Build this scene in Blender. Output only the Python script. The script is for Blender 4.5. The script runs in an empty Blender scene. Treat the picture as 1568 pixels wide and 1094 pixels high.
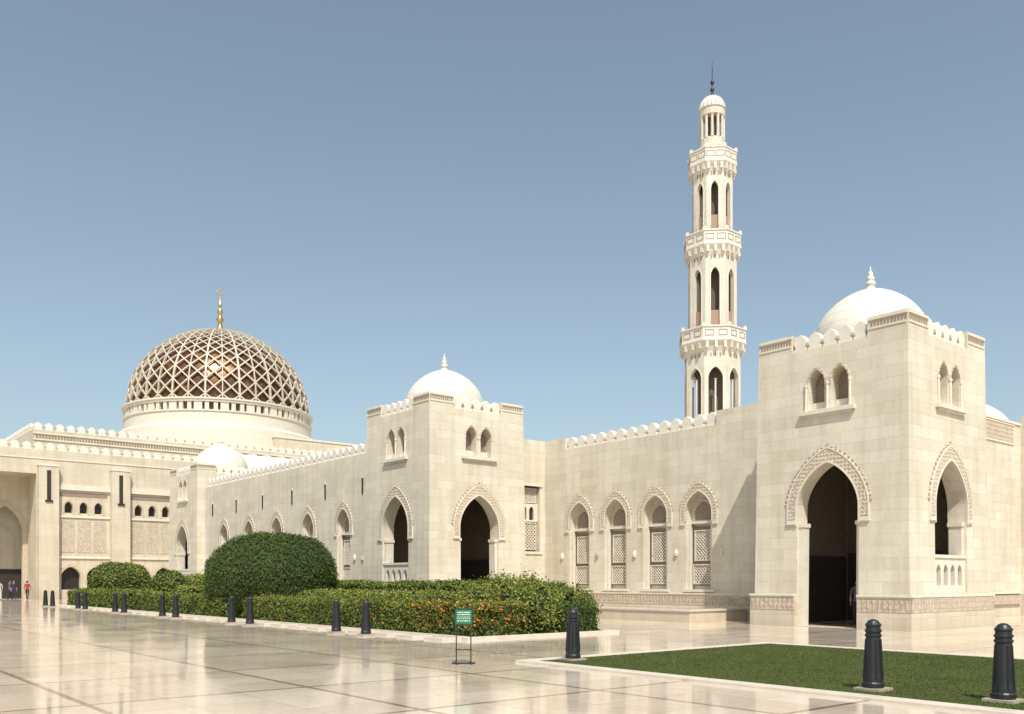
import bpy, bmesh, math, random
import numpy as np
from mathutils import Vector, noise, geometry
random.seed(7); rng=np.random.default_rng(7)
S=bpy.context.scene
S.view_settings.view_transform='Standard'; S.view_settings.look='None'; S.view_settings.exposure=0; S.view_settings.gamma=1

# ---------------------------------------------------------------- materials
class NT:
    def __init__(s,name):
        s.m=bpy.data.materials.new(name); s.m.use_nodes=True
        s.t=s.m.node_tree; s.n=s.t.nodes; s.l=s.t.links
        s.b=s.n['Principled BSDF']
    def add(s,t,**k):
        n=s.n.new(t)
        for a,v in k.items(): setattr(n,a,v)
        return n
    def math(s,op,a,b=None,c=None):
        n=s.n.new('ShaderNodeMath'); n.operation=op
        for i,v in enumerate((a,b,c)):
            if v is None: continue
            if isinstance(v,(int,float)): n.inputs[i].default_value=v
            else: s.l.new(v,n.inputs[i])
        return n.outputs[0]
    def mix(s,f,a,b,mode='MIX'):
        n=s.n.new('ShaderNodeMix'); n.data_type='RGBA'; n.blend_type=mode
        for i,v in ((0,f),(6,a),(7,b)):
            if isinstance(v,(int,float)): n.inputs[i].default_value=v
            elif isinstance(v,tuple): n.inputs[i].default_value=(*v,1) if len(v)==3 else v
            else: s.l.new(v,n.inputs[i])
        return n.outputs[2]
    def pos(s):
        g=s.n.new('ShaderNodeNewGeometry'); x=s.n.new('ShaderNodeSeparateXYZ'); s.l.new(g.outputs['Position'],x.inputs[0])
        return g,x
    def comb(s,x,y,z=0.0):
        n=s.n.new('ShaderNodeCombineXYZ')
        for i,v in enumerate((x,y,z)):
            if isinstance(v,(int,float)): n.inputs[i].default_value=v
            else: s.l.new(v,n.inputs[i])
        return n.outputs[0]
    def noise(s,vec,scale,detail=4,rough=.55):
        n=s.n.new('ShaderNodeTexNoise'); n.inputs['Scale'].default_value=scale; n.inputs['Detail'].default_value=detail; n.inputs['Roughness'].default_value=rough
        s.l.new(vec,n.inputs['Vector']); return n.outputs['Fac']
    def ramp(s,f,stops):
        n=s.n.new('ShaderNodeValToRGB'); e=n.color_ramp.elements
        while len(e)<len(stops): e.new(.5)
        for i,(p,c) in enumerate(stops): e[i].position=p; e[i].color=(*c,1)
        s.l.new(f,n.inputs[0]); return n.outputs[0]
    def bump(s,h,strength,dist):
        n=s.n.new('ShaderNodeBump'); n.inputs['Strength'].default_value=strength; n.inputs['Distance'].default_value=dist
        s.l.new(h,n.inputs['Height']); s.l.new(n.outputs[0],s.b.inputs['Normal'])
    def col(s,c):
        if isinstance(c,tuple): s.b.inputs['Base Color'].default_value=(*c,1)
        else: s.l.new(c,s.b.inputs['Base Color'])
    def rough(s,r):
        if isinstance(r,(int,float)): s.b.inputs['Roughness'].default_value=r
        else: s.l.new(r,s.b.inputs['Roughness'])

def stone_mat(name,base,bw=1.15,bh=.42,var=.07,mortar=.009):
    t=NT(name); g,x=t.pos()
    v=t.comb(t.math('ADD',x.outputs[0],x.outputs[1]),x.outputs[2])
    br=t.add('ShaderNodeTexBrick'); t.l.new(v,br.inputs['Vector'])
    br.inputs['Scale'].default_value=1; br.inputs['Brick Width'].default_value=bw; br.inputs['Row Height'].default_value=bh
    br.inputs['Mortar Size'].default_value=mortar; br.inputs['Mortar Smooth'].default_value=.3; br.inputs['Bias'].default_value=0
    a=tuple(c*(1+var*.6) for c in base); b=(base[0]*(1-var),base[1]*(1-var*1.25),base[2]*(1-var*1.7)); m=tuple(c*.79 for c in base)
    br.inputs['Color1'].default_value=(*a,1); br.inputs['Color2'].default_value=(*b,1); br.inputs['Mortar'].default_value=(*m,1)
    n1=t.noise(g.outputs['Position'],.35,5); n2=t.noise(g.outputs['Position'],9,5,.7)
    sv=t.comb(t.math('MULTIPLY',x.outputs[0],2.2),t.math('MULTIPLY',x.outputs[1],2.2),t.math('MULTIPLY',x.outputs[2],.25))
    n3=t.noise(sv,1.0,4)
    c=t.mix(1,br.outputs['Color'],t.ramp(n1,[(.3,(.91,.90,.87)),(.7,(1.05,1.05,1.04))]),'MULTIPLY')
    c=t.mix(1,c,t.ramp(n2,[(.3,(.94,.935,.93)),(.7,(1.04,1.04,1.04))]),'MULTIPLY')
    c=t.mix(1,c,t.ramp(n3,[(.32,(.89,.87,.84)),(.55,(1,1,1))]),'MULTIPLY')
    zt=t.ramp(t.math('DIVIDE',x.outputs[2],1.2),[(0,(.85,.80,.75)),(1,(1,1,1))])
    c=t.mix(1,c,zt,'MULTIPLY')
    t.col(c); t.rough(.75)
    t.bump(t.math('ADD',t.math('MULTIPLY',br.outputs['Fac'],-.8),t.math('MULTIPLY',n2,.35)),.4,.010)
    return t.m
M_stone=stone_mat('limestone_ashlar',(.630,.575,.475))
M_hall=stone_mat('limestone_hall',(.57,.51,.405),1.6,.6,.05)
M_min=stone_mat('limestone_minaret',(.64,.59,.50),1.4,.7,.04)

def plain_mat(name,base,rough=.7,nz=.06,scale=3):
    t=NT(name); g,x=t.pos(); n=t.noise(g.outputs['Position'],scale,5)
    c=t.mix(1,base,t.ramp(n,[(.3,(1-nz*1.5,)*3),(.7,(1+nz,)*3)]),'MULTIPLY')
    t.col(c); t.rough(rough); t.bump(n,.2,.01); return t.m
M_trim=plain_mat('smooth_limestone',(.63,.575,.475))
M_merlon=plain_mat('merlon_limestone',(.67,.62,.53))

def carved_mat(name,base,dark,scale=7.0):
    t=NT(name); g,x=t.pos()
    u=t.math('ADD',x.outputs[0],x.outputs[1]); z=x.outputs[2]
    v=t.comb(u,z)
    vo=t.add('ShaderNodeTexVoronoi'); vo.inputs['Scale'].default_value=scale; vo.inputs['Randomness'].default_value=.35; t.l.new(v,vo.inputs['Vector'])
    a=t.math('SINE',t.math('MULTIPLY',t.math('ADD',u,z),scale*3.1)); b=t.math('SINE',t.math('MULTIPLY',t.math('SUBTRACT',u,z),scale*3.1))
    p=t.math('MULTIPLY',a,b)
    h=t.math('ADD',t.math('MULTIPLY',p,.3),t.math('MULTIPLY',vo.outputs['Distance'],1.2))
    c=t.ramp(h,[(.15,base),(.55,dark),(.75,base)])
    n=t.noise(g.outputs['Position'],2,4)
    c=t.mix(1,c,t.ramp(n,[(.3,(.90,.88,.86)),(.7,(1.05,1.05,1.05))]),'MULTIPLY')
    t.col(c); t.rough(.8); t.bump(h,.7,.03); return t.m
M_carve=carved_mat('carved_limestone',(.60,.52,.405),(.39,.31,.225))
M_frieze=carved_mat('carved_frieze',(.54,.45,.355),(.36,.28,.205),5.0)
M_hallcarve=carved_mat('carved_hall_panel',(.55,.48,.38),(.38,.315,.235),4.2)

def dome_mat():
    t=NT('dome_limestone'); g,x=t.pos()
    f=t.math('FRACT',t.math('MULTIPLY',x.outputs[2],2.6))
    ln=t.math('LESS_THAN',f,.07)
    n=t.noise(g.outputs['Position'],1.5,5)
    c=t.mix(1,(.65,.61,.53),t.ramp(n,[(.3,(.88,.87,.85)),(.7,(1.03,1.03,1.03))]),'MULTIPLY')
    c=t.mix(ln,c,(.49,.45,.38)); t.col(c); t.rough(.6); return t.m
M_dome=dome_mat()
def simple(name,c,rough=.6,metal=0):
    t=NT(name); g,x=t.pos(); n=t.noise(g.outputs['Position'],6,4)
    t.col(t.mix(1,c,t.ramp(n,[(.3,(.8,.8,.8)),(.7,(1.12,1.12,1.12))]),'MULTIPLY')); t.rough(rough); t.b.inputs['Metallic'].default_value=metal; return t.m
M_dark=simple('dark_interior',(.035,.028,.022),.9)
M_glass=simple('dark_glazing',(.03,.028,.028),.2)
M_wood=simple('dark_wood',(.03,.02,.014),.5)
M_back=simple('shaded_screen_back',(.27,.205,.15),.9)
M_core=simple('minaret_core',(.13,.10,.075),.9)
M_iron=simple('black_iron',(.016,.017,.019),.42)
M_rib=simple('dome_rib_stone',(.53,.46,.36),.6)
M_gold=simple('gilded_metal',(.62,.40,.14),.35,.9)
M_red=simple('rose_stone',(.36,.235,.17),.8)
M_lat=simple('lattice_limestone',(.60,.53,.425),.8)
M_shade=simple('painted_interior_shade',(.13,.095,.062),.85)  # interior shade of the towers, painted as a dark tone
def innerdome():
    t=NT('bronze_inner_dome'); g,x=t.pos(); n=t.noise(g.outputs['Position'],.5,3)
    t.col(t.ramp(n,[(.35,(.085,.040,.019)),(.60,(.14,.066,.028)),(.74,(.40,.21,.08))])); t.b.inputs['Metallic'].default_value=.5; t.rough(.34); return t.m
M_inner=innerdome()

def paving():
    t=NT('polished_marble'); g,x=t.pos(); X,Y=x.outputs[0],x.outputs[1]
    v=t.comb(X,Y)
    br=t.add('ShaderNodeTexBrick'); t.l.new(v,br.inputs['Vector'])
    br.offset=0.0
    for k,val in (('Scale',1),('Brick Width',1.1),('Row Height',1.1),('Mortar Size',.007),('Mortar Smooth',.1)): br.inputs[k].default_value=val
    br.inputs['Color1'].default_value=(.68,.60,.505,1); br.inputs['Color2'].default_value=(.57,.485,.395,1); br.inputs['Mortar'].default_value=(.38,.31,.245,1)
    fx=t.math('FRACT',t.math('DIVIDE',X,3.3)); fy=t.math('FRACT',t.math('DIVIDE',Y,3.3))
    sx=t.math('LESS_THAN',fx,.028); sy=t.math('LESS_THAN',fy,.028)
    st=t.math('MAXIMUM',sx,sy)
    n=t.noise(g.outputs['Position'],.5,6,.6); n2=t.noise(g.outputs['Position'],6,5,.65)
    c=t.mix(1,br.outputs['Color'],t.ramp(n,[(.3,(.86,.83,.79)),(.7,(1.06,1.05,1.03))]),'MULTIPLY')
    c=t.mix(1,c,t.ramp(n2,[(.35,(.92,.89,.86)),(.65,(1.03,1.02,1.01))]),'MULTIPLY')
    c=t.mix(t.math('MULTIPLY',st,.78),c,(.16,.09,.065)); t.col(c)
    wn=t.add('ShaderNodeTexWhiteNoise'); wn.noise_dimensions='2D'
    cell=t.comb(t.math('FLOOR',t.math('DIVIDE',X,1.1)),t.math('FLOOR',t.math('DIVIDE',Y,1.1))); t.l.new(cell,wn.inputs['Vector'])
    t.rough(t.math('ADD',t.math('ADD',.02,t.math('MULTIPLY',n,.10)),t.math('MULTIPLY',wn.outputs['Value'],.05)))
    t.b.inputs['IOR'].default_value=1.8
    n4=t.noise(g.outputs['Position'],.7,2)
    t.bump(t.math('ADD',t.math('MULTIPLY',br.outputs['Fac'],-.15),t.math('MULTIPLY',n4,1.0)),.10,.02)
    return t.m
M_pave=paving()
M_kerb=plain_mat('marble_kerb',(.58,.51,.42),.4)
M_sand=plain_mat('sandy_ground',(.40,.33,.25),.9)
M_soil=plain_mat('planting_soil',(.12,.08,.05),.95)
def grassm():
    t=NT('grass'); g,x=t.pos(); n=t.noise(g.outputs['Position'],.8,6,.65); n2=t.noise(g.outputs['Position'],30,4,.7)
    c=t.ramp(n,[(.3,(.052,.070,.020)),(.7,(.085,.104,.033))]); c=t.mix(1,c,t.ramp(n2,[(.3,(.7,.7,.65)),(.7,(1.25,1.2,1.1))]),'MULTIPLY')
    t.col(c); t.rough(.95); t.b.inputs['Specular IOR Level'].default_value=.1; t.bump(n2,.7,.03); return t.m
M_grass=grassm()
def leafm(name,d,m,l,spec=.2,rough=.6):
    t=NT(name); g,x=t.pos(); n=t.noise(g.outputs['Position'],1.1,4)
    f=t.math('ADD',t.math('MULTIPLY',g.outputs['Random Per Island'],.5),t.math('MULTIPLY',n,.55))
    t.col(t.ramp(f,[(.2,d),(.5,m),(.85,l)])); t.rough(rough); t.b.inputs['Specular IOR Level'].default_value=spec; return t.m
M_leafA=leafm('clipped_foliage',(.050,.075,.010),(.105,.135,.020),(.19,.21,.045))
M_leafB=leafm('dark_foliage',(.024,.045,.008),(.050,.080,.015),(.095,.13,.03))
M_leafC=leafm('light_foliage',(.075,.105,.014),(.15,.18,.03),(.27,.27,.07))
M_blade=leafm('grass_blade',(.045,.062,.016),(.072,.092,.028),(.115,.13,.045),.05,.9)
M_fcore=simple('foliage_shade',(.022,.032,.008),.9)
M_flower=leafm('orange_blossom',(.42,.10,.02),(.55,.17,.03),(.6,.28,.06))

# ---------------------------------------------------------------- mesh helpers
class Part:
    def __init__(s,name,mat,smooth=False): s.name,s.mat,s.smooth=name,mat,smooth; s.v=[]; s.f=[]
    def raw(s,v,f):
        o=len(s.v); s.v+= [tuple(p) for p in v]; s.f+=[tuple(i+o for i in q) for q in f]
    def box(s,a,b):
        x0,y0,z0=a; x1,y1,z1=b
        s.raw([(x0,y0,z0),(x1,y0,z0),(x1,y1,z0),(x0,y1,z0),(x0,y0,z1),(x1,y0,z1),(x1,y1,z1),(x0,y1,z1)],
              [(0,3,2,1),(4,5,6,7),(0,1,5,4),(1,2,6,5),(2,3,7,6),(3,0,4,7)])
    def fbox(s,F,u0,u1,z0,z1,t0,t1):
        v=[F.p(u,z,t) for z in (z0,z1) for (u,t) in ((u0,t0),(u1,t0),(u1,t1),(u0,t1))]
        s.raw(v,[(0,3,2,1),(4,5,6,7),(0,1,5,4),(1,2,6,5),(2,3,7,6),(3,0,4,7)])
    def slab(s,F,outer,holes,t0,t1):
        loops=[outer]+list(holes)
        flat=[p for l in loops for p in l]
        tris=geometry.tessellate_polygon([[Vector((p[0],p[1],0)) for p in l] for l in loops])
        n=len(flat)
        v=[F.p(u,z,t0) for u,z in flat]+[F.p(u,z,t1) for u,z in flat]
        f=[tuple(t) for t in tris]+[tuple(i+n for i in reversed(t)) for t in tris]
        o=0
        for l in loops:
            k=len(l)
            for i in range(k):
                a=o+i; b=o+(i+1)%k; f.append((a,b,b+n,a+n))
            o+=k
        s.raw(v,f)
    def lathe(s,c,prof,segs=32,rot=0,cap=True):
        v=[];f=[]
        for r,z in prof:
            for i in range(segs):
                a=rot+2*math.pi*i/segs; v.append((c[0]+r*math.cos(a),c[1]+r*math.sin(a),z))
        for j in range(len(prof)-1):
            for i in range(segs):
                k=(i+1)%segs; f.append((j*segs+i,j*segs+k,(j+1)*segs+k,(j+1)*segs+i))
        if cap: f.append(tuple(range(segs))[::-1]); f.append(tuple((len(prof)-1)*segs+i for i in range(segs)))
        s.raw(v,f)
    def rod(s,a,b,w,h=None):
        a=Vector(a);b=Vector(b); d=(b-a).normalized(); h=h or w
        up=Vector((0,0,1)) if abs(d.z)<.95 else Vector((1,0,0))
        x=d.cross(up).normalized(); y=x.cross(d)
        v=[tuple(p+x*i*w/2+y*j*h/2) for p in (a,b) for i,j in ((-1,-1),(1,-1),(1,1),(-1,1))]
        s.raw(v,[(0,1,2,3),(7,6,5,4),(0,4,5,1),(1,5,6,2),(2,6,7,3),(3,7,4,0)])
    def done(s,parent,xf=None,bevel=0):
        if not s.v: return None
        L=parent.location if parent else Vector((0,0,0))
        vs=[xf(p) if xf else p for p in s.v]
        vs=[(p[0]-L.x,p[1]-L.y,p[2]-L.z) for p in vs]
        me=bpy.data.meshes.new(s.name); me.from_pydata(vs,[],s.f)
        bm=bmesh.new(); bm.from_mesh(me); bmesh.ops.recalc_face_normals(bm,faces=bm.faces); bm.to_mesh(me); bm.free()
        me.materials.append(s.mat)
        if s.smooth: me.shade_smooth()
        o=bpy.data.objects.new(s.name,me); S.collection.objects.link(o)
        if parent: o.parent=parent
        if bevel:
            m=o.modifiers.new('bevel','BEVEL'); m.width=bevel; m.segments=2; m.limit_method='ANGLE'
        return o
class Fr:
    def __init__(s,O,U,N): s.O,s.U,s.N=O,U,N
    def p(s,u,z,t): return (s.O[0]+u*s.U[0]+t*s.N[0], s.O[1]+u*s.U[1]+t*s.N[1], z)
def empty(name,loc):
    e=bpy.data.objects.new(name,None); e.location=loc; S.collection.objects.link(e); e.empty_display_size=.3; return e
def arcpts(c,h,zs,rise,n=12):
    r=[]
    for i in range(n+1):
        a=math.pi/2*i/n; r.append((c+h*math.cos(a), zs+rise*(.74*math.sin(a)+.26*(1-math.cos(a)))))
    l=[(2*c-u,z) for u,z in reversed(r[:-1])]
    return r+l
def arch(c,h,z0,zs,za,n=12): return [(c-h,z0),(c+h,z0)]+arcpts(c,h,zs,za-zs,n)
def band(P,F,c,hi,ho,z0,zs,zai,zao,t0,t1):
    o=[(c+ho,z0)]+arcpts(c,ho,zs,zao-zs); o.append((c-ho,z0))
    i=[(c-hi,z0)]+arcpts(c,hi,zs,zai-zs)[::-1]+[(c+hi,z0)]
    P.slab(F,o+i,[],t0,t1)
MER=[(.29,0),(.29,.10),(.20,.17),(.25,.26),(.275,.36),(.24,.49),(.13,.60),(0,.68)]
def merlon(P,F,u,z,w=.62,h=.68,t0=.1,t1=.45):
    sx=w/.62; sz=h/.68
    pts=[(u+x*sx,z+y*sz) for x,y in MER]+[(u-x*sx,z+y*sz) for x,y in MER[:-1][::-1]]
    P.slab(F,pts,[],t0,t1)
def lattice(P,F,u0,u1,z0,z1,sp,t,w=.035):
    W=u1-u0;H=z1-z0
    k=-H
    while k<W:
        a=max(0,k); b=min(W,k+H)
        if b-a>.03:
            P.rod(F.p(u0+a,z0+a-k,t),F.p(u0+b,z0+b-k,t),w,w); P.rod(F.p(u1-a,z0+a-k,t+.008),F.p(u1-b,z0+b-k,t+.008),w,w)
        k+=sp
    for (a,b,c,d) in ((u0-.06,u0,z0-.06,z1+.06),(u1,u1+.06,z0-.06,z1+.06),(u0,u1,z0-.06,z0),(u0,u1,z1,z1+.06)):
        P.fbox(F,a,b,c,d,t-.05,t+.06)

def small_dome(P,PF,c,z0,R,H,segs=48):
    P.lathe(c,[(R*1.03,z0-.6),(R*1.03,z0-.05),(R*1.06,z0-.05),(R*1.06,z0+.03),(R,z0+.05)]+
        [(R*math.cos(a), z0+.05+H*(.86*math.sin(a)+.14*(1-math.cos(a)))) for a in [math.radians(k) for k in range(4,86,4)]]+[(.10,z0+H+.06)],segs)
    z=z0+H
    PF.lathe(c,[(.27,z-.12),(.29,z-.02),(.20,z+.05),(.15,z+.17),(.22,z+.22),(.2,z+.30),(.12,z+.37),(.17,z+.43),(.15,z+.5),(.08,z+.56),(.11,z+.62),(.09,z+.68),(.03,z+.78),(.01,z+.94)],16)

# ---------------------------------------------------------------- gatehouse towers
W=6.3; T=.7
def gatehouse(x0,y0,bal,H=11.1):
    E=empty('domed_gatehouse',(x0+W/2,y0+W/2,0))
    wl=Part('walls',M_stone); bd=Part('arch_surrounds',M_carve); pl=Part('plinth',M_stone); fz=Part('plinth_frieze',M_frieze)
    mr=Part('merlons',M_merlon); tr=Part('sills_and_trim',M_trim); bk=Part('window_screens',M_back); dn=Part('dentil_course',M_back)
    rf=Part('roof',M_trim); dm=Part('dome',M_dome,True); fn=Part('dome_finial',M_dome,True); dr=Part('inner_doorway',M_wood)
    ba=Part('balustrade',M_trim)
    FX=Fr((x0,y0),(0,1),(1,0)); FY=Fr((x0,y0),(1,0),(0,1)); BX=Fr((x0+W,y0),(0,1),(-1,0)); BY=Fr((x0,y0+W),(1,0),(0,-1))
    c=W/2
    for F,u0,u1,front in ((FX,0,W,'X'),(FY,T,W,'Y'),(BX,T,W,None),(BY,T,W-T,None)):
        out=[(u0,-.2),(u1,-.2),(u1,H),(W-1.55,H),(W-1.55,H-.68),(1.55,H-.68),(1.55,H),(u0,H)]
        if front:
            zb=1.3 if front==bal else .01
            holes=[arch(c,1.27,zb,4.45,6.1,16),arch(c-.49,.35,8.12,9.1,9.6,8),arch(c+.49,.35,8.12,9.1,9.6,8)]
            wl.slab(F,out,holes,0,T)
        else:
            wl.fbox(F,u0,u1,-.2,H-.68,0,T); wl.fbox(F,u0,1.55,H-.68,H,0,T); wl.fbox(F,W-1.55,u1,H-.68,H,0,T)
        for i in range(5): merlon(mr,F,1.55+.32+i*.64,H-.68,.6,.66,.08,.42)
        if not front: continue
        band(bd,F,c,1.34,1.64,4.05,4.45,6.18,6.60,-.05,.02)
        band(tr,F,c,1.27,1.335,3.8,4.45,6.1,6.18,-.07,.02)
        band(tr,F,c,1.645,1.70,4.03,4.45,6.61,6.68,-.065,.02)
        for (u,z) in arcpts(c,1.75,4.45,2.30,15)[1:-1]:
            bd.fbox(F,u-.045,u+.045,z-.045,z+.045,-.045,.02)
        for s in (-1,1):
            tr.fbox(F,c+s*1.5-.2,c+s*1.5+.2,3.86,4.02,-.08,.02)
            tr.fbox(F,min(c+s*1.268,c+s*1.12),max(c+s*1.268,c+s*1.12),zb,3.75,.12,.6)
            tr.fbox(F,min(c+s*1.268,c+s*1.08),max(c+s*1.268,c+s*1.08),3.75,3.9,.08,.64)
        tr.fbox(F,c-1.15,c+1.15,7.93,8.08,-.16,.05); tr.fbox(F,c-1.0,c+1.0,7.84,7.93,-.09,.02)
        for s in (-1,1):
            band(bd,F,c+s*.49,.36,.44,9.0,9.1,9.62,9.72,-.03,.02)
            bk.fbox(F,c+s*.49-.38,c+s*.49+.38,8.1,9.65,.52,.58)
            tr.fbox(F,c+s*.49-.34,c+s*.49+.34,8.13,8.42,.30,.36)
        tr.lathe(F.p(c,0,-.04)[:2],[(.07,8.08),(.05,8.15),(.05,8.95),(.08,9.02),(.08,9.08)],12)
        for s in (-1,1): tr.lathe(F.p(c+s*.92,0,-.03)[:2],[(.06,8.08),(.045,8.15),(.045,8.95),(.07,9.02),(.07,9.08)],12)
        a0=-.12 if front=='X' else 0
        segs=[(a0,c-1.27),(c+1.27,W+.12)] if front!=bal else [(a0,W+.12)]
        for a,b in segs:
            pl.fbox(F,a,b,-.1,1.14,-.12,0.0)
            fz.fbox(F,a+.0 if a>0 else (-.135 if front=='X' else -.118),b-.02,.62,1.06,-.135,-.11)
            tr.fbox(F,a if a>0 else (-.17 if front=='X' else -.165),b+(.03 if b>W else 0),1.14,1.22,-.17 if front=='X' else -.165,.01)
            n=int((b-a)/.09)
            for i in range(n): tr.fbox(F,a+.02+i*.09,a+.065+i*.09,.0+1.075,1.125,-.145,-.11)
        if front==bal:
            hs=[arch(c+k*.56,.17,1.55,2.05,2.32,6) for k in (-1.5,-.5,.5,1.5)]
            ba.slab(F,[(c-1.27,1.28),(c+1.27,1.28),(c+1.27,2.55),(c-1.27,2.55)],hs,.08,.26)
            ba.fbox(F,c-1.26,c+1.26,2.55,2.66,.03,.31)
        for a,b in ((.05,1.5),(W-1.5,W-.05)):
            n=int((b-a)/.13)
            for i in range(n): dn.fbox(F,a+i*.13,a+i*.13+.06,H-.33,H-.20,-.02,.01)
            tr.fbox(F,a-.05 if front=='X' else a,b+.0,H-.13,H-.06,-.05,.01)
            tr.fbox(F,a,b,H-.45,H-.41,-.03,.01)
    rf.box((x0+T,y0+T,H-1.1),(x0+W-T,y0+W-T,H-.95)); rf.box((x0+T,y0+T,6.95),(x0+W-T,y0+W-T,7.15))
    rf.lathe((x0+c,y0+c),[(2.5,H-.96),(2.5,H-.5)],8,math.pi/8)
    small_dome(dm,fn,(x0+c,y0+c),H-.12,2.25,2.1)
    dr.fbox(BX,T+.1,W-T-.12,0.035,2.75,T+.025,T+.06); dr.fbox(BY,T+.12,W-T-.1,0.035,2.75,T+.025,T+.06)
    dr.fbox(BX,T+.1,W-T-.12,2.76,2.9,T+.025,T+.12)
    li=Part('interior_shade_panels',M_shade); li.fbox(BX,T+.03,W-T-.03,.03,6.9,T+.001,T+.02); li.fbox(BY,T+.03,W-T-.03,.03,6.9,T+.001,T+.02); li.box((x0+T,y0+T,6.9),(x0+W-T,y0+W-T,6.94))  # added dark slabs and ceiling, their colour standing in for vestibule shade
    def xf(p):
        k=1-.042*max(p[2],0)/11.1
        return (x0+c+(p[0]-x0-c)*k, y0+c+(p[1]-y0-c)*k, p[2])
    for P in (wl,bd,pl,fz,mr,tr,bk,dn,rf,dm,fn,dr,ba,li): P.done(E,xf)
    return E
gatehouse(30,15,'Y'); gatehouse(24.9,36.6,'X'); gatehouse(24.9,67.9,'X',10.75)

# ---------------------------------------------------------------- arcade walls
def arcade(F,L,wins,mz,name,hz=8.85,slots=()):
    loc=F.p(L/2,0,0); E=empty(name,(loc[0],loc[1],0))
    wl=Part('wall',M_stone); bd=Part('arch_surrounds',M_carve); tr=Part('trim',M_trim); bk=Part('recess_back',M_stone); lt=Part('lattice_screens',M_lat)
    dk=Part('screen_shade',M_back); mr=Part('merlons',M_merlon); fz=Part('plinth_frieze',M_frieze); pl=Part('plinth',M_stone); rf=Part('roof',M_trim); sp=Part('spouts',M_iron)
    m0,m1=mz
    out=[(0,-.2),(L,-.2),(L,9.5 if m1<L-.2 else hz)]
    if m1<L-.2: out+=[(m1,9.5),(m1,hz)]
    if m0>.2: out+=[(m0,hz),(m0,9.5),(0,9.5)]
    else: out+=[(0,hz)]
    wl.slab(F,out,[arch(w,.76,1.32,4.95,5.9,12) for w in wins],0,.7)
    n=int((m1-m0)/.72); d=(m1-m0)/max(n,1)
    for i in range(n): merlon(mr,F,m0+d*(i+.5),hz,.66,.66,.1,.42)
    for w in wins:
        band(bd,F,w,.82,1.04,4.5,4.95,5.98,6.30,-.045,.02)
        band(tr,F,w,.76,.815,4.5,4.95,5.9,5.98,-.06,.02); band(tr,F,w,1.045,1.085,4.5,4.95,6.30,6.36,-.055,.02)
        for (u,z) in arcpts(w,1.12,4.95,1.47,9)[1:-1]: bd.fbox(F,u-.035,u+.035,z-.035,z+.035,-.04,.02)
        bk.fbox(F,w-.82,w+.82,1.2,6.1,.42,.69)
        tr.fbox(F,w-.75,w+.75,4.40,4.52,.18,.41)
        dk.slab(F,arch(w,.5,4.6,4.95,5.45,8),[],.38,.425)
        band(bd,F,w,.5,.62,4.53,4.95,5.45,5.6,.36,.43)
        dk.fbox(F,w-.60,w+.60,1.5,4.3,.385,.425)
        lattice(lt,F,w-.5,w+.5,1.62,2.45,.17,.33,.045); lattice(lt,F,w-.42,w+.42,2.72,4.05,.17,.33,.045)
        tr.fbox(F,w-.9,w+.9,1.2,1.33,-.08,.3)
        for s in (-1,1):
            tr.fbox(F,w+s*.68-.075,w+s*.68+.075,1.33,4.4,.10,.30)
            tr.fbox(F,w+s*.95-.14,w+s*.95+.14,4.34,4.49,-.07,.02)
            tr.lathe(F.p(w+s*1.33,0,-.02)[:2],[(.08,2.9),(.11,3.05),(.03,3.25)],8)
    pl.fbox(F,0,L,-.1,1.08,-.10,0); fz.fbox(F,.05,L-.05,.60,1.02,-.115,-.09); tr.fbox(F,0,L,1.08,1.15,-.14,.01)
    for u in slots:
        sp.fbox(F,u-.05,u+.05,6.6,7.5,-.05,.01); tr.fbox(F,u-.09,u+.09,7.5,7.6,-.07,.01)
        tr.fbox(F,u-.08,u+.08,2.9,3.1,-.08,.01)
    rf.fbox(F,0,L,hz-.5,hz-.35,.7,6.2)
    wl.fbox(F,0,L,-.1,hz-.36,6.2,6.5)
    for P in (wl,bd,tr,bk,lt,dk,mr,fz,pl,rf,sp): P.done(E)
    return E
F1=Fr((33.3,21.3),(0,1),(1,0))
arcade(F1,16.2,[26.7-21.3,29.37-21.3,32.04-21.3,34.7-21.3],(4.4,14.5),'arcade_wall')
F2=Fr((25.6,42.9),(0,1),(1,0))
arcade(F2,25.0,[46.4-42.9+4.45*i for i in range(5)],(.0,25.0),'arcade_wall',slots=[1.3]+[5.7+4.45*i for i in range(5)])
def link():
    E=empty('link_wall',(32.2,37.5,0)); F=Fr((31.0,37.5),(1,0),(0,1))
    w=Part('wall',M_stone); w.slab(F,[(0,-.2),(3.0,-.2),(3.0,9.5),(0,9.5)],[[(.55,3.35),(1.95,3.35),(1.95,6.95),(.55,6.95)]],0,.6)
    t=Part('trim',M_trim); d=Part('screen_shade',M_back); l=Part('lattice_screens',M_lat); g=Part('window_glazing',M_glass)
    t.fbox(F,.4,2.1,6.95,7.1,-.06,.3); t.fbox(F,.4,2.1,3.2,3.35,-.06,.3)
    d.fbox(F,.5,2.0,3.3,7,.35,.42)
    lattice(l,F,.7,1.8,3.5,4.9,.2,.25,.05); lattice(l,F,.7,1.8,6.1,6.8,.16,.25,.045)
    t.slab(F,[(.56,5.0),(1.94,5.0),(1.94,6.0),(.56,6.0)],[arch(.98,.17,5.1,5.6,5.85,6),arch(1.5,.17,5.1,5.6,5.85,6)],.2,.3)
    g.fbox(F,.7,1.8,5.05,5.95,.31,.34)
    p=Part('plinth',M_stone); p.fbox(F,0,2.2,-.1,1.1,-.1,0); p2=Part('plinth_frieze',M_frieze); p2.fbox(F,0,2.2,.6,1.02,-.115,-.09)
    for P in (w,t,d,l,g,p,p2): P.done(E)
link()
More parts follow.
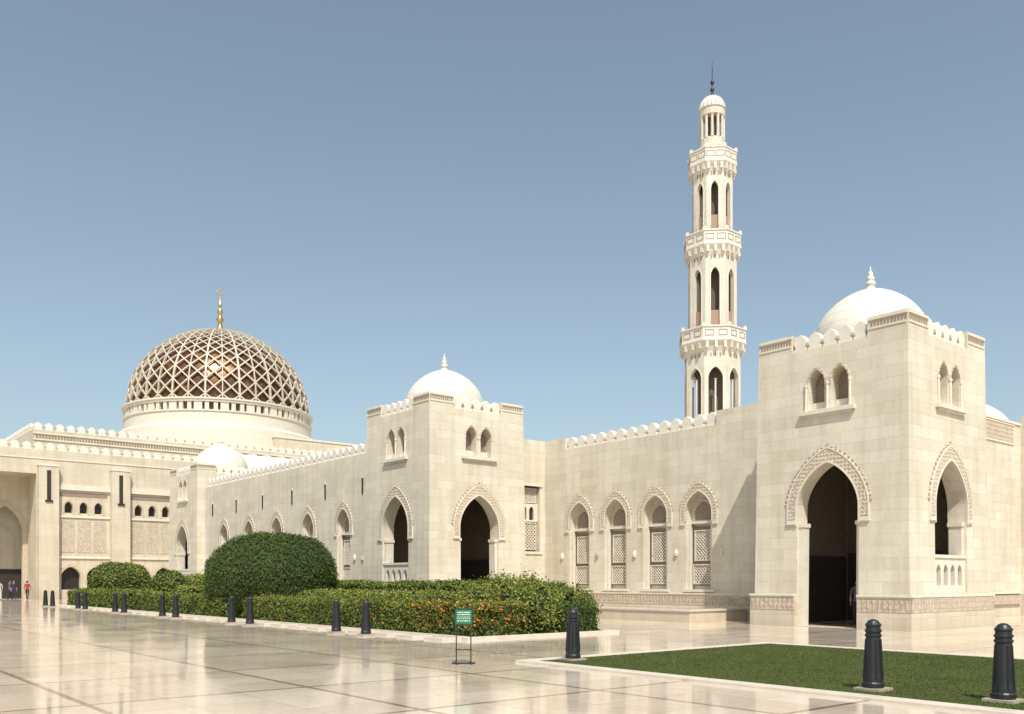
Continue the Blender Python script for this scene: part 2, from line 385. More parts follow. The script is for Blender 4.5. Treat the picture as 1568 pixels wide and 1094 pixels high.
def rwall():
    E=empty('courtyard_wall',(50,18.3,0)); F=Fr((36.3,18.3),(1,0),(0,1))
    w=Part('wall',M_stone); w.slab(F,[(0,-.2),(40,-.2),(40,9.55),(0,9.55)],[],0,.6); w.fbox(F,11.6,13.6,-.1,9.95,-.8,0)
    f=Part('plinth_frieze',M_frieze); f.fbox(F,0,11.4,.6,1.02,-.115,0); f.fbox(F,4.6,10.6,8.45,9.3,-.03,.01)
    t=Part('trim',M_trim); t.fbox(F,0,11.5,1.1,1.18,-.14,.01); t.fbox(F,0,11.5,9.4,9.5,-.06,.01)
    t.fbox(F,4.5,10.7,9.3,9.36,-.05,.01); t.fbox(F,4.5,10.7,8.37,8.45,-.05,.01); t.fbox(F,3.6,4.4,-.1,4.3,-.12,0); t.fbox(F,3.5,4.5,4.3,4.5,-.18,0)
    for P in (w,f,t): P.done(E)
    d=Part('dome',M_dome,True); fn=Part('dome_finial',M_dome,True); E2=empty('domed_pavilion',(61,27.4,0))
    small_dome(d,fn,(60.6,27.9),11.3,4.0,2.6); b=Part('walls',M_stone); b.box((56,23,0),(65.2,32.7,11.2))
    for P in (d,fn,b): P.done(E2)
rwall()
E=empty('low_wall',(29.3,30,0)); p=Part('wall_body',M_stone); p.box((29.2,23.9,0),(29.6,36.2,.44)); p.box((29.6,23.9,0),(33.1,24.3,.44)); p.done(E)
p=Part('coping',M_kerb); p.box((29.15,23.85,.44),(29.65,36.2,.52)); p.box((29.65,23.85,.44),(33.1,24.35,.52)); p.done(E)

# ---------------------------------------------------------------- prayer hall
def hall():
    E=empty('prayer_hall',(45,110,0))
    F=Fr((0,94),(1,0),(0,1)); wl=Part('lower_facade',M_hall); tr=Part('cornices_and_pilasters',M_trim); gl=Part('window_glazing',M_glass); cv=Part('carved_panels',M_hallcarve)
    bd=Part('arch_surrounds',M_carve); mr=Part('merlons',M_merlon); up=Part('upper_storey',M_hall); dk=Part('slots',M_dark); dn=Part('dentil_course',M_back)
    holes=[[(6,.01),(19.3,.01),(19.3,11.9),(6,11.9)]]
    for k in range(7):
        b=21.1+6.5*k
        for j in (-1,0,1): holes.append(arch(b+2.35+j*1.35,.36,8.3,8.9,9.4,6))
        for j in (-1,1): holes.append(arch(b+2.35+j*1.15,.85,.9,2.2,3.1,8))
    wl.slab(F,[(-20,-.2),(66,-.2),(66,14.2),(-20,14.2)],holes,0,.8)
    for k in range(7):
        b=21.1+6.5*k
        gl.fbox(F,b+.3,b+4.4,8.1,9.6,.55,.6); gl.fbox(F,b+.2,b+4.5,.7,3.3,.55,.6)
        for j in (-1,0,1):
            band(bd,F,b+2.35+j*1.35,.38,.52,8.2,8.9,9.42,9.62,-.04,.02)
        for j in (-1,1): band(bd,F,b+2.35+j*1.15,.87,1.08,.9,2.2,3.12,3.4,-.05,.02)
        tr.fbox(F,b,b+4.75,10.5,11.0,-.22,.01); tr.fbox(F,b,b+4.75,7.85,8.05,-.12,.01); tr.fbox(F,b,b+4.75,3.9,4.15,-.12,.01)
        for q in range(3): cv.fbox(F,b+.35+q*1.45,b+1.5+q*1.45,4.5,7.6,-.03,.01)
        dn.fbox(F,b+.2,b+4.5,9.9,10.25,-.03,.01)
        wl.fbox(F,b-1.75,b,-.1,12.6,-.7,0); tr.fbox(F,b-1.8,b+.05,12.6,12.8,-.75,0)
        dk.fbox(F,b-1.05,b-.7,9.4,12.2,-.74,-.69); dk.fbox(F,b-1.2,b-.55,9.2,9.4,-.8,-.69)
    for i in range(86): merlon(mr,F,-19.5+i*1.0,14.2,.86,.72,.1,.5)
    tr.fbox(F,-20,66,13.3,13.42,-.06,.01)
    G=Fr((0,98),(1,0),(0,1)); wl.slab(G,[(2,-.2),(22,-.2),(22,12),(2,12)],[arch(17.4,1.5,.01,6.5,9.0,12),arch(11.9,1.5,.01,6.5,9.0,12)],0,.6)
    wl.box((19.31,94.8,-.1),(19.9,98,13.6))
    for cx in (17.4,11.9):
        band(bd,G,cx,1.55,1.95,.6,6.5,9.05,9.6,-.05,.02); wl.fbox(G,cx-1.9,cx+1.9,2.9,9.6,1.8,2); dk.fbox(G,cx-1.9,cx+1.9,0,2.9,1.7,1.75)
        band(bd,G,cx,.9,1.1,2.9,5,7,7.4,1.72,1.81)
    up.box((6,94.8,11.9),(19.3,98.8,12.1))
    up.box((-20,94.8,13.6),(66,104,13.8))
    H=Fr((21,104),(1,0),(0,1)); H2=Fr((21,104),(0,1),(1,0))
    up.box((21,104,12),(80,150,17.6)); up.box((52,113,17.6),(85,150,21.0)); tr.box((51.9,112.9,21.0),(85.1,150.1,21.25))
    for i in range(54): merlon(mr,H,.5+i*1.05,17.6,.9,.8,.0,.4)
    for i in range(22): merlon(mr,H2,1.7+i*1.05,17.6,.9,.8,.0,.4)
    for i in range(180): dn.fbox(H,.3+i*.3,.45+i*.3,16.75,17.0,-.05,.01)
    tr.fbox(H,0,59,16.5,16.62,-.1,.01); tr.fbox(H,0,59,17.15,17.3,-.1,.01)
    up.box((6,104,12),(21,150,14.5))
    for P in (wl,tr,gl,cv,bd,mr,up,dk,dn): P.done(E)
    # great dome
    C=(50.1,127.2); R=12.55; zb=25.9
    dr=Part('dome_drum',M_trim,False); dr.lathe(C,[(13.7,17),(13.7,22.0),(13.4,22.3),(12.85,22.4),(12.85,24.0),(13.0,24.05),(13.0,24.2)],96)
    dr.lathe(C,[(12.8,25.25),(13.0,25.3),(13.0,25.55),(13.15,25.6),(13.15,25.8),(12.6,25.9)],96)
    for i in range(72):
        w=.95 if i%3==2 else .42
        a=2*math.pi*i/72+.02; ca,sa=math.cos(a),math.sin(a)
        Fq=Fr((C[0]+12.85*ca,C[1]+12.85*sa),(-sa,ca),(-ca,-sa)); dr.fbox(Fq,-w/2-.05,w/2+.05,24.15,25.3,0,.6)
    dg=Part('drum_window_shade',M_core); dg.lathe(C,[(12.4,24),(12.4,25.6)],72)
    inn=Part('inner_dome',M_inner,True)
    def prof(a):
        s=max(math.sin(a),0)
        return R*math.cos(a)**.98, zb+.5+ (11.2*math.sin(a) if a>0 else 9*math.sin(a)) + .35*s**8
    angs=[math.radians(k) for k in np.linspace(-5,89,40)]
    inn.lathe(C,[(prof(a)[0]*.965,prof(a)[1]-.12) for a in angs],96)
    rb=Part('dome_lattice',M_rib)
    def strip(P,fn,a0,a1,n,w,th):
        pts=[]
        for i in range(n+1):
            a=a0+(a1-a0)*i/n; r,z=prof(a); t=fn(a); pts.append((a,Vector((C[0]+r*math.cos(t),C[1]+r*math.sin(t),z)),t))
        v=[];f=[]
        for i,(a,p,t) in enumerate(pts):
            q=pts[min(i+1,n)][1]-pts[max(i-1,0)][1]; q.normalize()
            nn=Vector((math.cos(a)*math.cos(t),math.cos(a)*math.sin(t),math.sin(a))); s=q.cross(nn).normalized()
            ww=w*(.30+.70*math.cos(a))
            for sx,sn in ((-1,0),(1,0),(1,1),(-1,1)): v.append(tuple(p+s*sx*ww/2-nn*th*(1-sn)))
        for i in range(n):
            for j in range(4): f.append((i*4+j,i*4+(j+1)%4,(i+1)*4+(j+1)%4,(i+1)*4+j))
        P.raw(v,f)
    N=36; kk=.95; lox=lambda a: kk*math.log(math.tan(math.pi/4+a/2))
    for i in range(N):
        t0=2*math.pi*i/N
        for sg in (1,-1):
            strip(rb,lambda a:t0+sg*lox(a),math.radians(-4),math.radians(79),50,.17,.22)
    for i in range(N):
        t0=2*math.pi*i/N; strip(rb,lambda a:t0,math.radians(-4),math.radians(84),24,.14 if i%2 else .24,.25)
    cap=Part('dome_cap',M_rib,True); cap.lathe(C,[prof(math.radians(k)) for k in (78,80,82,84,86,88)]+[(.6,zb+12.2),(.5,zb+12.35)],48)
    fi=Part('gilded_finial',M_gold,True); z=zb+12.1
    fi.lathe(C,[(.9,z-.2),(.7,z+.1),(.35,z+.5),(.3,z+1.2),(.55,z+1.6),(.3,z+2.0),(.22,z+2.3),(.42,z+2.7),(.2,z+3.1),(.15,z+3.4),(.3,z+3.65),(.12,z+3.9),(.08,z+4.9),(.02,z+5.2)],16)
    pts=[]
    for i in range(13):
        a=math.radians(-60+300*i/12); pts.append(Vector((C[0]+.42*math.cos(a+2.1)*.77,C[1]-.42*math.cos(a+2.1)*.64,z+5.5+.42*math.sin(a+2.1))))
    for i in range(12): fi.rod(pts[i],pts[i+1],.07+.09*math.sin(math.pi*(i+.5)/12))
    for P in (dr,dg,inn,rb,cap,fi): P.done(E)
hall()
E=empty('vaulted_roof',(36,80,0)); p=Part('vault_shell',M_dome,True); q=Part('vault_ribs',M_merlon)
def halfcyl(P,cx,cy,x0,x1,r,z0):
    v=[];f=[];n=20
    for x in (x0,x1):
        for i in range(n+1):
            a=math.pi*i/n; v.append((x,cy+r*math.cos(a),z0+r*.95*math.sin(a)))
    for i in range(n): f.append((i,i+1,n+2+i,n+1+i))
    f.append(tuple(range(n+1))); f.append(tuple(range(n+1,2*n+2))[::-1]); P.raw(v,f)
halfcyl(p,36,79.5,31,43,3.1,10.4)
for i in range(9): halfcyl(q,36,79.5,31.2+i*1.4,31.5+i*1.4,3.22,10.4)
b=Part('walls',M_stone); b.box((30.5,74.5,0),(44,84,10.5))
for P in (p,q,b): P.done(E)

# ---------------------------------------------------------------- minaret
def minaret():
    C=(88.9,69.2); E=empty('minaret',(C[0],C[1],0)); o8=math.pi/8
    wl=Part('shaft_walls',M_min); co=Part('stair_core',M_core); ba=Part('balconies',M_merlon); br=Part('corbels',M_trim); rd=Part('inner_parapets',M_red); cl=Part('columns',M_min); sh=Part('corbel_shade',M_back)
    def faces(a,z0,z1,hw,hz0,hs,ha,col=False,th=.45):
        w=2*a*math.tan(o8)
        for i in range(8):
            t=math.pi/4*i; ca,sa=math.cos(t),math.sin(t)
            O=(C[0]+a*ca+sa*w/2, C[1]+a*sa-ca*w/2); F=Fr(O,(-sa,ca),(-ca,-sa))
            wl.slab(F,[(0,z0),(w,z0),(w,z1),(0,z1)],[arch(w/2,hw,hz0,hs,ha,8)],0,th)
            band(ba,F,w/2,hw,hw+.12,hz0+.5,hs,ha,ha+.18,-.05,.02)
            rd.fbox(F,w/2-hw,w/2+hw,hz0,hz0+1.9,.25,.4)
            if col: cl.lathe(F.p(w/2,0,.2)[:2],[(.14,hz0),(.11,hz0+.3),(.11,hs-.2),(.2,hs)],10)
            for k in (-.5,0,.5):
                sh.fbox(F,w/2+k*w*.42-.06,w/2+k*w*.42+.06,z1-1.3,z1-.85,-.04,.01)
    k8=1/math.cos(o8)
    wl.lathe(C,[(3.3*k8,0),(3.3*k8,18)],8,o8)
    faces(3.2,18,29.8,.86,19,25.9,27.3,True)
    faces(2.78,31,41.6,.52,32.3,38.2,39.3)
    faces(2.32,43,51.8,.44,43.9,48.8,49.8)
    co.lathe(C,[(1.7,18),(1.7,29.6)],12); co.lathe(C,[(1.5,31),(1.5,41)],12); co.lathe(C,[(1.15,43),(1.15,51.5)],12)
    for a0,a1,z in ((3.2,3.85,30.4),(2.78,3.3,42.0),(2.32,2.82,52.1)):
        ba.lathe(C,[(a0*k8*.98,z-1.4),(a0*k8*1.01,z-1.2),((a0+(a1-a0)*.35)*k8,z-.75),((a0+(a1-a0)*.4)*k8,z-.65),(a1*k8,z-.1),(a1*k8,z+.1),(a1*k8*.985,z+.15),(a1*k8*.985,z+1.45),(a1*k8*1.015,z+1.5),(a1*k8*1.015,z+1.65),(a1*k8*.93,z+1.65),(a1*k8*.93,z+.3),(a0*k8*.8,z+.3)],8,o8,False)
        w=2*a1*math.tan(o8)
        for i in range(8):
            t=math.pi/4*i; ca,sa=math.cos(t),math.sin(t); O=(C[0]+a1*ca+sa*w/2, C[1]+a1*sa-ca*w/2); F=Fr(O,(-sa,ca),(-ca,-sa))
            for k in range(3):
                u=w*(k+.5)/3; br.fbox(F,u-.16,u+.16,z-.95,z-.08,.05,(a1-a0)+.1)
            for k in range(2):
                u=w*(k+.5)/2; sh.slab(F,[(u-.5,z+.45),(u+.5,z+.45),(u+.5,z+1.15),(u-.5,z+1.15)],[[(u-.44,z+.51),(u+.44,z+.51),(u+.44,z+1.09),(u-.44,z+1.09)]],.02,.08)
            br.slab(F,[(-.15,z+1.65),(.35,z+1.65),(.25,z+2.0),(0,z+2.05)],[],.02,.2); br.slab(F,[(w-.35,z+1.65),(w+.15,z+1.65),(w,z+2.05),(w-.25,z+2.0)],[],.02,.2)
    cl.lathe(C,[(2.05,52.1),(2.0,53.4),(1.9,53.9),(1.75,54.3),(1.75,54.6),(1.5,54.8),(1.5,55.6)],16)
    co.lathe(C,[(.8,55.6),(.8,58.7)],12)
    for i in range(12):
        a=2*math.pi*i/12+.13; cl.lathe((C[0]+1.36*math.cos(a),C[1]+1.36*math.sin(a)),[(.2,55.6),(.17,55.9),(.17,58.2),(.24,58.4)],8)
    cl.lathe(C,[(1.2,58.3),(1.55,58.4),(1.55,59.2),(1.66,59.3),(1.5,59.4)],24)
    dm=Part('ribbed_cap',M_dome); dm.lathe(C,[(1.5*math.cos(a)**.8,59.4+1.6*math.sin(a)) for a in [math.radians(k) for k in range(0,88,8)]],20)
    for i in range(20):
        t=2*math.pi*i/20
        pts=[Vector((C[0]+1.52*math.cos(a)**.8*math.cos(t),C[1]+1.52*math.cos(a)**.8*math.sin(t),59.42+1.6*math.sin(a))) for a in [math.radians(k) for k in range(0,84,12)]]
        for j in range(len(pts)-1): dm.rod(pts[j],pts[j+1],.1)
    fi=Part('iron_finial',M_iron,True); fi.lathe(C,[(.3,60.9),(.2,61.2),(.1,61.6),(.28,61.9),(.1,62.2),(.09,62.5),(.26,62.8),(.1,63.1),(.06,63.3),(.05,64.6),(.01,65.5)],12)
    for P in (wl,co,ba,br,rd,cl,sh,dm,fi): P.done(E)
minaret()

# ---------------------------------------------------------------- ground
def sheet(name,mat,x0,x1,y0,y1,z):
    p=Part(name,mat); p.raw([(x0,y0,z),(x1,y0,z),(x1,y1,z),(x0,y1,z)],[(0,1,2,3)]); return p.done(None)
sheet('ground',M_sand,-2500,2500,-2500,2500,-.008)
sheet('marble_paving',M_pave,-80,110,-60,160,0)
pp=Part('soil_bed',M_soil); pp.box((15.62,20.86,-.02),(21.45,24.6,.03)); pp.box((15.62,24.6,-.02),(24.0,68,.03)); pp.done(None)
sheet('lawn',M_grass,12.35,20.6,-14,14.2,.03)
p=Part('lawn_kerb',M_kerb); p.box((12.05,-14,-.02),(12.35,14.5,.05)); p.box((12.35,14.2,-.02),(20.9,14.5,.05)); p.box((20.6,-14,-.02),(20.9,14.2,.05)); p.done(None,bevel=.01)
p=Part('planting_kerb',M_kerb)
y=21.0
while y<68:
    p.box((14.75,y,-.02),(15.45,y+.95,.07)); y+=1.5
p.box((15.35,20.6,-.02),(21.6,20.85,.09)); p.box((15.46,20.86,-.02),(15.6,68,.1)); p.box((21.45,20.86,-.02),(21.6,24.45,.09)); p.box((21.45,24.46,-.02),(24.15,24.6,.09)); p.box((24.0,24.61,-.02),(24.15,68,.09)); p.done(None,bevel=.01)

def quads(name,mat,P,Nn,size,parent,asp=.55,tilt=.8):
    n=len(P); Nn=Nn+rng.normal(0,tilt,(n,3)); Nn/=np.linalg.norm(Nn,axis=1)[:,None]
    r=rng.normal(0,1,(n,3)); t=np.cross(Nn,r); t/=np.linalg.norm(t,axis=1)[:,None]; b=np.cross(Nn,t)
    s=(size*rng.uniform(.6,1.35,n))[:,None]
    V=np.stack([P-t*s,P-b*s*asp,P+t*s,P+b*s*asp],1).reshape(-1,3)
    L=np.array(parent.location) if parent else np.zeros(3)
    me=bpy.data.meshes.new(name); me.vertices.add(4*n); me.vertices.foreach_set('co',(V-L).astype(np.float32).ravel())
    me.loops.add(4*n); me.loops.foreach_set('vertex_index',np.arange(4*n,dtype=np.int32))
    me.polygons.add(n); me.polygons.foreach_set('loop_start',np.arange(0,4*n,4,dtype=np.int32)); me.polygons.foreach_set('loop_total',np.full(n,4,dtype=np.int32))
    me.update(calc_edges=True); me.validate(); me.materials.append(mat)
    o=bpy.data.objects.new(name,me); S.collection.objects.link(o)
    if parent: o.parent=parent
    return o
def sample(v,f,n):
    v=np.array(v); tri=[]
    for q in f:
        tri.append((q[0],q[1],q[2]))
        if len(q)==4: tri.append((q[0],q[2],q[3]))
    tri=np.array(tri); a,b,c=v[tri[:,0]],v[tri[:,1]],v[tri[:,2]]
    cr=np.cross(b-a,c-a); ar=np.linalg.norm(cr,axis=1)+1e-9; i=rng.choice(len(tri),n,p=ar/ar.sum())
    u=rng.random(n); w=rng.random(n); m=u+w>1; u[m]=1-u[m]; w[m]=1-w[m]
    return a[i]+(b[i]-a[i])*u[:,None]+(c[i]-a[i])*w[:,None], cr[i]/ar[i][:,None], ar.sum()/2
def disp(p,amp,fr):
    q=Vector(p); d=noise.noise_vector(q*fr)*amp+noise.noise_vector(q*fr*3.1)*amp*.4
    return (p[0]+d.x,p[1]+d.y,max(p[2]+d.z,0.0))
def gridbox(x0,x1,y0,y1,z0,z1,st):
    v=[];f=[]
    def face(o,a,b,na,nb):
        k=len(v)
        for i in range(na+1):
            for j in range(nb+1): v.append(tuple(o[c]+a[c]*i/na+b[c]*j/nb for c in range(3)))
        for i in range(na):
            for j in range(nb):
                q=k+i*(nb+1)+j; f.append((q,q+nb+1,q+nb+2,q+1))
    nx=max(1,int((x1-x0)/st)); ny=max(1,int((y1-y0)/st)); nz=max(1,int((z1-z0)/st))
    X,Y,Z=(x1-x0,0,0),(0,y1-y0,0),(0,0,z1-z0)
    face((x0,y0,z0),X,Z,nx,nz); face((x0,y1,z0),Z,X,nz,nx); face((x0,y0,z0),Z,Y,nz,ny); face((x1,y0,z0),Y,Z,ny,nz); face((x0,y0,z1),X,Y,nx,ny)
    out=[]
    for p in v:
        ex=min(p[0]-x0,x1-p[0]); ey=min(p[1]-y0,y1-p[1]); e=min(ex,ey); zz=p[2]
        if e<.3 and zz>z1-.3: zz-= .12*(1-e/.3)*((zz-(z1-.3))/.3)
        out.append((p[0],p[1],zz))
    return out,f
def foliage(name,v,f,mat,amp,fr,dens,size,fl=0,stray=.05,tilt=.8):
    v=[disp(p,amp,fr) for p in v]; c=np.mean(np.array(v),0); E=empty(name,(c[0],c[1],0))
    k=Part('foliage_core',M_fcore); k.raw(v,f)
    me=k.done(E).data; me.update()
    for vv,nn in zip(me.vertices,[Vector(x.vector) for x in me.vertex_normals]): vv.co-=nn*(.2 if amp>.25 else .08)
    P,N,A=sample(v,f,10); n=int(A*dens)
    P,N,A=sample(v,f,n)
    P=P+rng.normal(0,stray,(n,3)); P[:,2]=np.maximum(P[:,2],.03)
    quads('leaves',mat,P,N,size,E,.55,tilt)
    if fl:
        P,N,A=sample(v,f,fl); m=P[:,2]>.3; P=P[m]+rng.normal(0,.05,(m.sum(),3)); quads('blossoms',M_flower,P,N[m],.04,E,.8,.9)
    return E
def ellip(cx,cy,cz,rx,ry,rz,zmin=.05,p=1.0,nu=44,nv=26):
    v=[];f=[]
    for j in range(nv+1):
        b=-math.pi/2+math.pi*j/nv
        for i in range(nu):
            a=2*math.pi*i/nu; cb=math.cos(b)**p if math.cos(b)>0 else 0; sb=math.copysign(abs(math.sin(b))**p,math.sin(b))
            v.append((cx+rx*cb*math.cos(a),cy+ry*cb*math.sin(a),max(cz+rz*sb,zmin)))
    for j in range(nv):
        for i in range(nu): f.append((j*nu+i,j*nu+(i+1)%nu,(j+1)*nu+(i+1)%nu,(j+1)*nu+i))
    return v,f
v,f=gridbox(15.75,17.4,24.6,37.4,0,1.02,.25); foliage('clipped_hedge',v,f,M_leafA,.06,1.2,520,.042,420)
v,f=gridbox(15.75,17.3,39.6,53,0,1.02,.3); foliage('clipped_hedge',v,f,M_leafA,.08,1.2,300,.055)
v,f=gridbox(15.8,17.6,53.6,67.5,0,1.12,.35); foliage('clipped_hedge',v,f,M_leafA,.10,1.0,200,.07)
v,f=gridbox(15.7,18.0,21.1,24.5,0,1.02,.22); foliage('flowering_hedge',v,f,M_leafA,.13,1.4,560,.040,1200)
v,f=gridbox(18.3,20.3,25.0,37.5,0,1.25,.28); foliage('clipped_hedge',v,f,M_leafC,.06,1.1,380,.045)
v,f=gridbox(21.3,23.8,25.5,43,0,1.60,.3); foliage('clipped_hedge',v,f,M_leafA,.16,.8,280,.055)
v,f=gridbox(18.2,22,44.5,54,0,1.35,.35); foliage('clipped_hedge',v,f,M_leafC,.12,.9,180,.07)
v,f=gridbox(19.7,21.3,21.3,22.9,0,.95,.22); foliage('clipped_hedge',v,f,M_leafB,.10,1.6,650,.038)
v,f=ellip(18.7,22.2,.65,.95,1.0,.8,.03,.8); foliage('garden_shrub',v,f,M_leafC,.32,1.8,460,.045,0,.14,1.2)
v,f=ellip(19.9,24.2,.85,1.5,1.4,.8,.03,.8); foliage('garden_shrub',v,f,M_leafC,.35,1.6,440,.05,0,.15,1.2)
v,f=ellip(22.3,24.4,.7,1.3,1.3,.7,.03,.8); foliage('garden_shrub',v,f,M_leafA,.3,1.4,430,.05,0,.12,1.2)
v,f=ellip(18.6,40.6,1.75,3.0,3.0,2.15,.05,.82); foliage('topiary_bush',v,f,M_leafB,.17,.9,700,.044,0,.07)
v,f=ellip(19.3,67.5,1.4,2.1,2.1,1.6,.05,.82); foliage('topiary_bush',v,f,M_leafA,.2,.8,180,.08)
v,f=ellip(19.0,56.3,1.1,1.1,1.1,1.2,.05,.85); foliage('topiary_bush',v,f,M_leafA,.12,1,220,.07)
v,f=ellip(22.0,60.5,1.1,1.6,1.6,1.0,.05,.85); foliage('garden_shrub',v,f,M_leafC,.2,1,180,.07)
n=80000; P=np.stack([12.4+8.15*rng.random(n),1.5+12.65*rng.random(n),np.full(n,.040)],1)
lawn=bpy.data.objects['lawn']
g=quads('grass_blades',M_blade,P,np.tile([[0.,0.,.3]],(n,1)),.018,lawn,.22,.9)

# ---------------------------------------------------------------- bollards
bme=None
def bollard(x,y,z=0):
    global bme
    E=empty('bollard',(x,y,z))
    if bme is None:
        b=Part('body',M_iron,False)
        b.lathe((0,0),[(.15,.06),(.165,.08),(.165,.13),(.15,.15),(.148,.2),(.135,.3),(.112,.80),(.108,.84),(.125,.85),(.125,.875),(.108,.885),(.108,.91),(.125,.92),(.125,.945),(.108,.955),(.106,1.0),(.118,1.01),(.118,1.03),(.1,1.05),(.075,1.085),(.04,1.105),(.01,1.112)],16)
        for i in range(8):
            a=2*math.pi*i/8; b.rod((.146*math.cos(a),.146*math.sin(a),.2),(.112*math.cos(a),.112*math.sin(a),.8),.02)
        o=b.done(None,bevel=.003); bme=o.data; bpy.data.objects.remove(o)
        c=Part('base_plate',plain_mat('bollard_footing',(.36,.30,.23),.7)); c.box((-.21,-.21,0),(.21,.21,.06)); o=c.done(None); bollard.pl=o.data; bpy.data.objects.remove(o)
    for nm,me in (('body',bme),('base_plate',bollard.pl)):
        o=bpy.data.objects.new(nm,me); S.collection.objects.link(o); o.parent=E
for x,y in ((13.05,7.1),(13.2,5.27),(13.1,14.0-.15)): bollard(x,y,.01)
for y in (24.5,26.4,33.3,35.1,41.6,43.4,49.4,51.0,57,58.6,65,67): bollard(14.3,y)

# ---------------------------------------------------------------- sign
def sign():
    E=empty('standing_sign',(11.0,14.9,0)); ca,sa=.83,-.56
    F=Fr((11.0,14.9),(ca,sa),(-sa,ca))
    fr=Part('stand_frame',M_iron)
    for u in (-.15,.15):
        fr.fbox(F,u-.012,u+.012,.03,1.14,.0,.025); fr.fbox(F,u-.02,u+.02,0,.03,-.22,.24)
    fr.fbox(F,-.24,.24,0,.025,-.06,.09); fr.fbox(F,-.17,.17,.28,.30,.002,.022)
    fr.fbox(F,-.185,.185,1.12,1.14,-.012,.03); fr.fbox(F,-.185,.185,.80,.82,-.012,.03); fr.fbox(F,-.185,-.165,.82,1.12,-.012,.03); fr.fbox(F,.165,.185,.82,1.12,-.012,.03)
    g=simple('green_sign_panel',(.008,.15,.065),.4); b=Part('panel',g); b.fbox(F,-.165,.165,.82,1.12,-.006,.02)
    wt=simple('white_lettering',(.75,.75,.72),.5); l=Part('lettering',wt); random.seed(3)
    for z,h in ((1.06,.020),(1.015,.020),(.965,.013),(.93,.013),(.885,.018)):
        u=-.13
        while u<.12:
            w=random.uniform(.012,.035); l.fbox(F,u,min(u+w,.135),z-h/2,z+h/2,-.009,-.005); u+=w+random.uniform(.008,.018)
    for P in (fr,b,l): P.done(E)
sign()

# ---------------------------------------------------------------- people
def skinmesh(name,J,Ed,R,mats,assign,parent,sub=1):
    me=bpy.data.meshes.new(name); me.from_pydata(J,Ed,[]); o=bpy.data.objects.new(name,me); S.collection.objects.link(o)
    o.modifiers.new('s','SKIN')
    for i,r in enumerate(R):
        d=me.skin_vertices[0].data[i]; d.radius=(r,r) if isinstance(r,(int,float)) else r; d.use_root=(i==0)
    m=o.modifiers.new('u','SUBSURF'); m.levels=sub; m.render_levels=sub
    dg=bpy.context.evaluated_depsgraph_get(); dg.update(); nm=bpy.data.meshes.new_from_object(o.evaluated_get(dg)); bpy.data.objects.remove(o)
    for a in mats: nm.materials.append(a)
    for p in nm.polygons: p.material_index=assign(p.center); p.use_smooth=True
    o=bpy.data.objects.new(name,nm); S.collection.objects.link(o); o.parent=parent; return o
SK=simple('skin',(.36,.20,.13),.6); HR=simple('hair',(.012,.009,.008),.6); SHOE=simple('shoes',(.02,.018,.016),.5)
def person(x,y,head,top,leg,walk=0.0,robe=False):
    E=empty('person',(x,y,0)); E.rotation_euler=(0,0,head)
    w=walk
    J=[(0,0,.95),(0,0,1.12),(0,.0,1.33),(0,0,1.46),(0,.01,1.53),
       (.10,0,.90),(.11,-.18*w+.02,.50),(.11,-.30*w,.09),(.11,-.30*w-.15,.04),
       (-.10,0,.90),(-.11,.06*w,.50),(-.11,.34*w,.10),(-.11,.34*w-.14,.05),
       (.19,0,1.41),(.24,.10*w,1.14),(.25,.02*w-.06,.89),
       (-.19,0,1.41),(-.24,-.10*w,1.14),(-.25,-.2*w-.05,.90)]
    Ed=[(0,1),(1,2),(2,3),(3,4),(0,5),(5,6),(6,7),(7,8),(0,9),(9,10),(10,11),(11,12),(3,13),(13,14),(14,15),(3,16),(16,17),(17,18)]
    R=[(.15,.11),(.135,.10),(.16,.11),(.10,.08),(.055,.055),.095,.062,.04,.04,.095,.062,.04,.04,.06,.045,.03,.06,.045,.03]
    if robe:
        for i in (6,10): R[i]=.11
        for i in (7,11): R[i]=.09
    T_=simple('shirt_cloth',top,.85); L_=simple('trouser_cloth',leg,.85)
    def asg(c):
        if c.z>1.485: return 2
        if c.z<.075: return 3
        if abs(c.x)>.20 and c.z<1.12: return 2
        return 0 if (c.z>.93 or robe) else 1
    skinmesh('body',J,Ed,R,[T_,L_,SK,SHOE],asg,E,2)
    h=Part('head',SK,True); h.raw(*ellip(0,-.005,1.63,.075,.093,.115,-9,1,20,14)); h.raw(*ellip(0,-.1,1.615,.014,.022,.022,-9,1,8,6))
    for s in (-1,1): h.raw(*ellip(s*.077,.0,1.625,.012,.022,.032,-9,1,8,6))
    h.done(None).parent=E
    e=Part('eyes_and_mouth',HR)
    for s in (-1,1): e.raw(*ellip(s*.03,-.092,1.635,.013,.008,.008,-9,1,8,6))
    e.raw(*ellip(0,-.088,1.572,.022,.008,.005,-9,1,8,6)); e.done(None).parent=E
    k=Part('hair',HR,True); k.raw(*ellip(0,.018,1.66,.083,.095,.103,1.60,1,20,14)); k.done(None).parent=E
    for s,(hx,hy,hz) in ((1,J[15]),(-1,J[18])):
        hj=[(hx,hy,hz),(hx,hy-.01,hz-.07)]; he=[(0,1)]; hr=[.024,(.03,.016)]
        for q,(oy,ln) in enumerate(((-.028,.065),(-.01,.078),(.01,.072),(.027,.055))):
            b=len(hj); hj+=[(hx,hy+oy-.01,hz-.09),(hx-s*.006,hy+oy-.012,hz-.09-ln*.5),(hx-s*.02,hy+oy-.012,hz-.09-ln)]; he+=[(1,b),(b,b+1),(b+1,b+2)]; hr+=[.009,.0085,.007]
        b=len(hj); hj+=[(hx-s*.01,hy-.035,hz-.05),(hx-s*.015,hy-.05,hz-.085)]; he+=[(0,b),(b,b+1)]; hr+=[.011,.009]
        skinmesh('hand',hj,he,hr,[SK],lambda c:0,E,1)
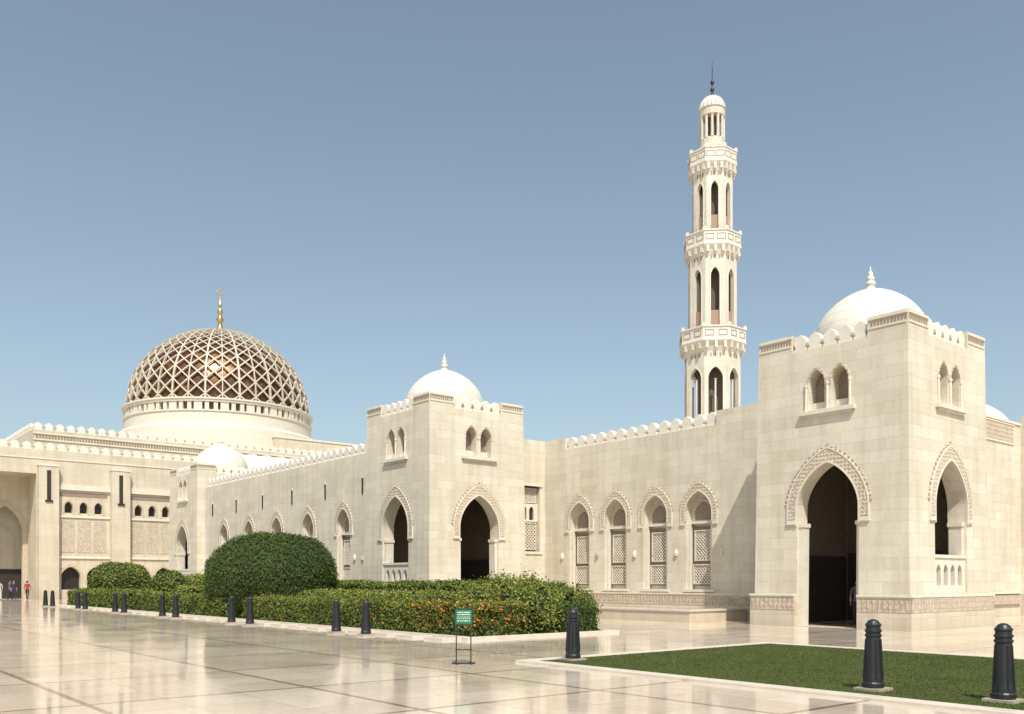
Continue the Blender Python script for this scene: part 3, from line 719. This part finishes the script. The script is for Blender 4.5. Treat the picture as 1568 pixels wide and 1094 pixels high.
person(17.2,93.0,.2,(.03,.035,.06),(.03,.03,.035),.3)
person(18.2,92.4,2.6,(.32,.03,.03),(.03,.03,.04),.7)
person(15.9,92.2,-.4,(.45,.43,.40),(.45,.43,.40),.1,True)
person(16.5,91.0,1.2,(.05,.08,.2),(.02,.02,.02),.5)
person(32.0,18.05,-1.0,(.10,.10,.13),(.03,.03,.035),.2)

# ---------------------------------------------------------------- light, sky, camera
wd=bpy.data.worlds.new('World'); S.world=wd; wd.use_nodes=True; n=wd.node_tree.nodes; l=wd.node_tree.links
sk=n.new('ShaderNodeTexSky'); sk.sky_type='NISHITA'; sk.sun_disc=False
ray=Vector((.36,.60,-1.0)).normalized(); el=math.asin(-ray.z); sk.sun_elevation=el; sk.sun_rotation=math.atan2(-ray.x,-ray.y)
sk.air_density=1.0; sk.dust_density=2.5; sk.ozone_density=1.5; sk.altitude=0
hs=n.new('ShaderNodeHueSaturation'); hs.inputs['Saturation'].default_value=.77; hs.inputs['Value'].default_value=1.06; l.new(sk.outputs[0],hs.inputs['Color'])
mx=n.new('ShaderNodeMix'); mx.data_type='RGBA'; mx.blend_type='MULTIPLY'; mx.inputs[0].default_value=1; mx.inputs[7].default_value=(.98,1.045,.985,1); l.new(hs.outputs[0],mx.inputs[6])
bg=n['Background']; bg.inputs[1].default_value=.145; l.new(mx.outputs[2],bg.inputs[0])
sd=bpy.data.lights.new('sun','SUN'); sd.energy=5.0; sd.angle=math.radians(.53); sd.color=(1,.955,.885)
so=bpy.data.objects.new('sun',sd); S.collection.objects.link(so); so.rotation_euler=ray.to_track_quat('-Z','Y').to_euler(); so.location=(0,0,50)
cd=bpy.data.cameras.new('camera'); cam=bpy.data.objects.new('camera',cd); S.collection.objects.link(cam); S.camera=cam
cam.location=(0,0,1.7); yaw=math.atan2(.7713,.6363)-math.pi/2
cam.rotation_euler=(math.pi/2,0,yaw)
cd.sensor_width=36; cd.lens=36*1374/1568; cd.shift_y=(890-546.5)/1568; cd.clip_end=6000; cd.clip_start=.1
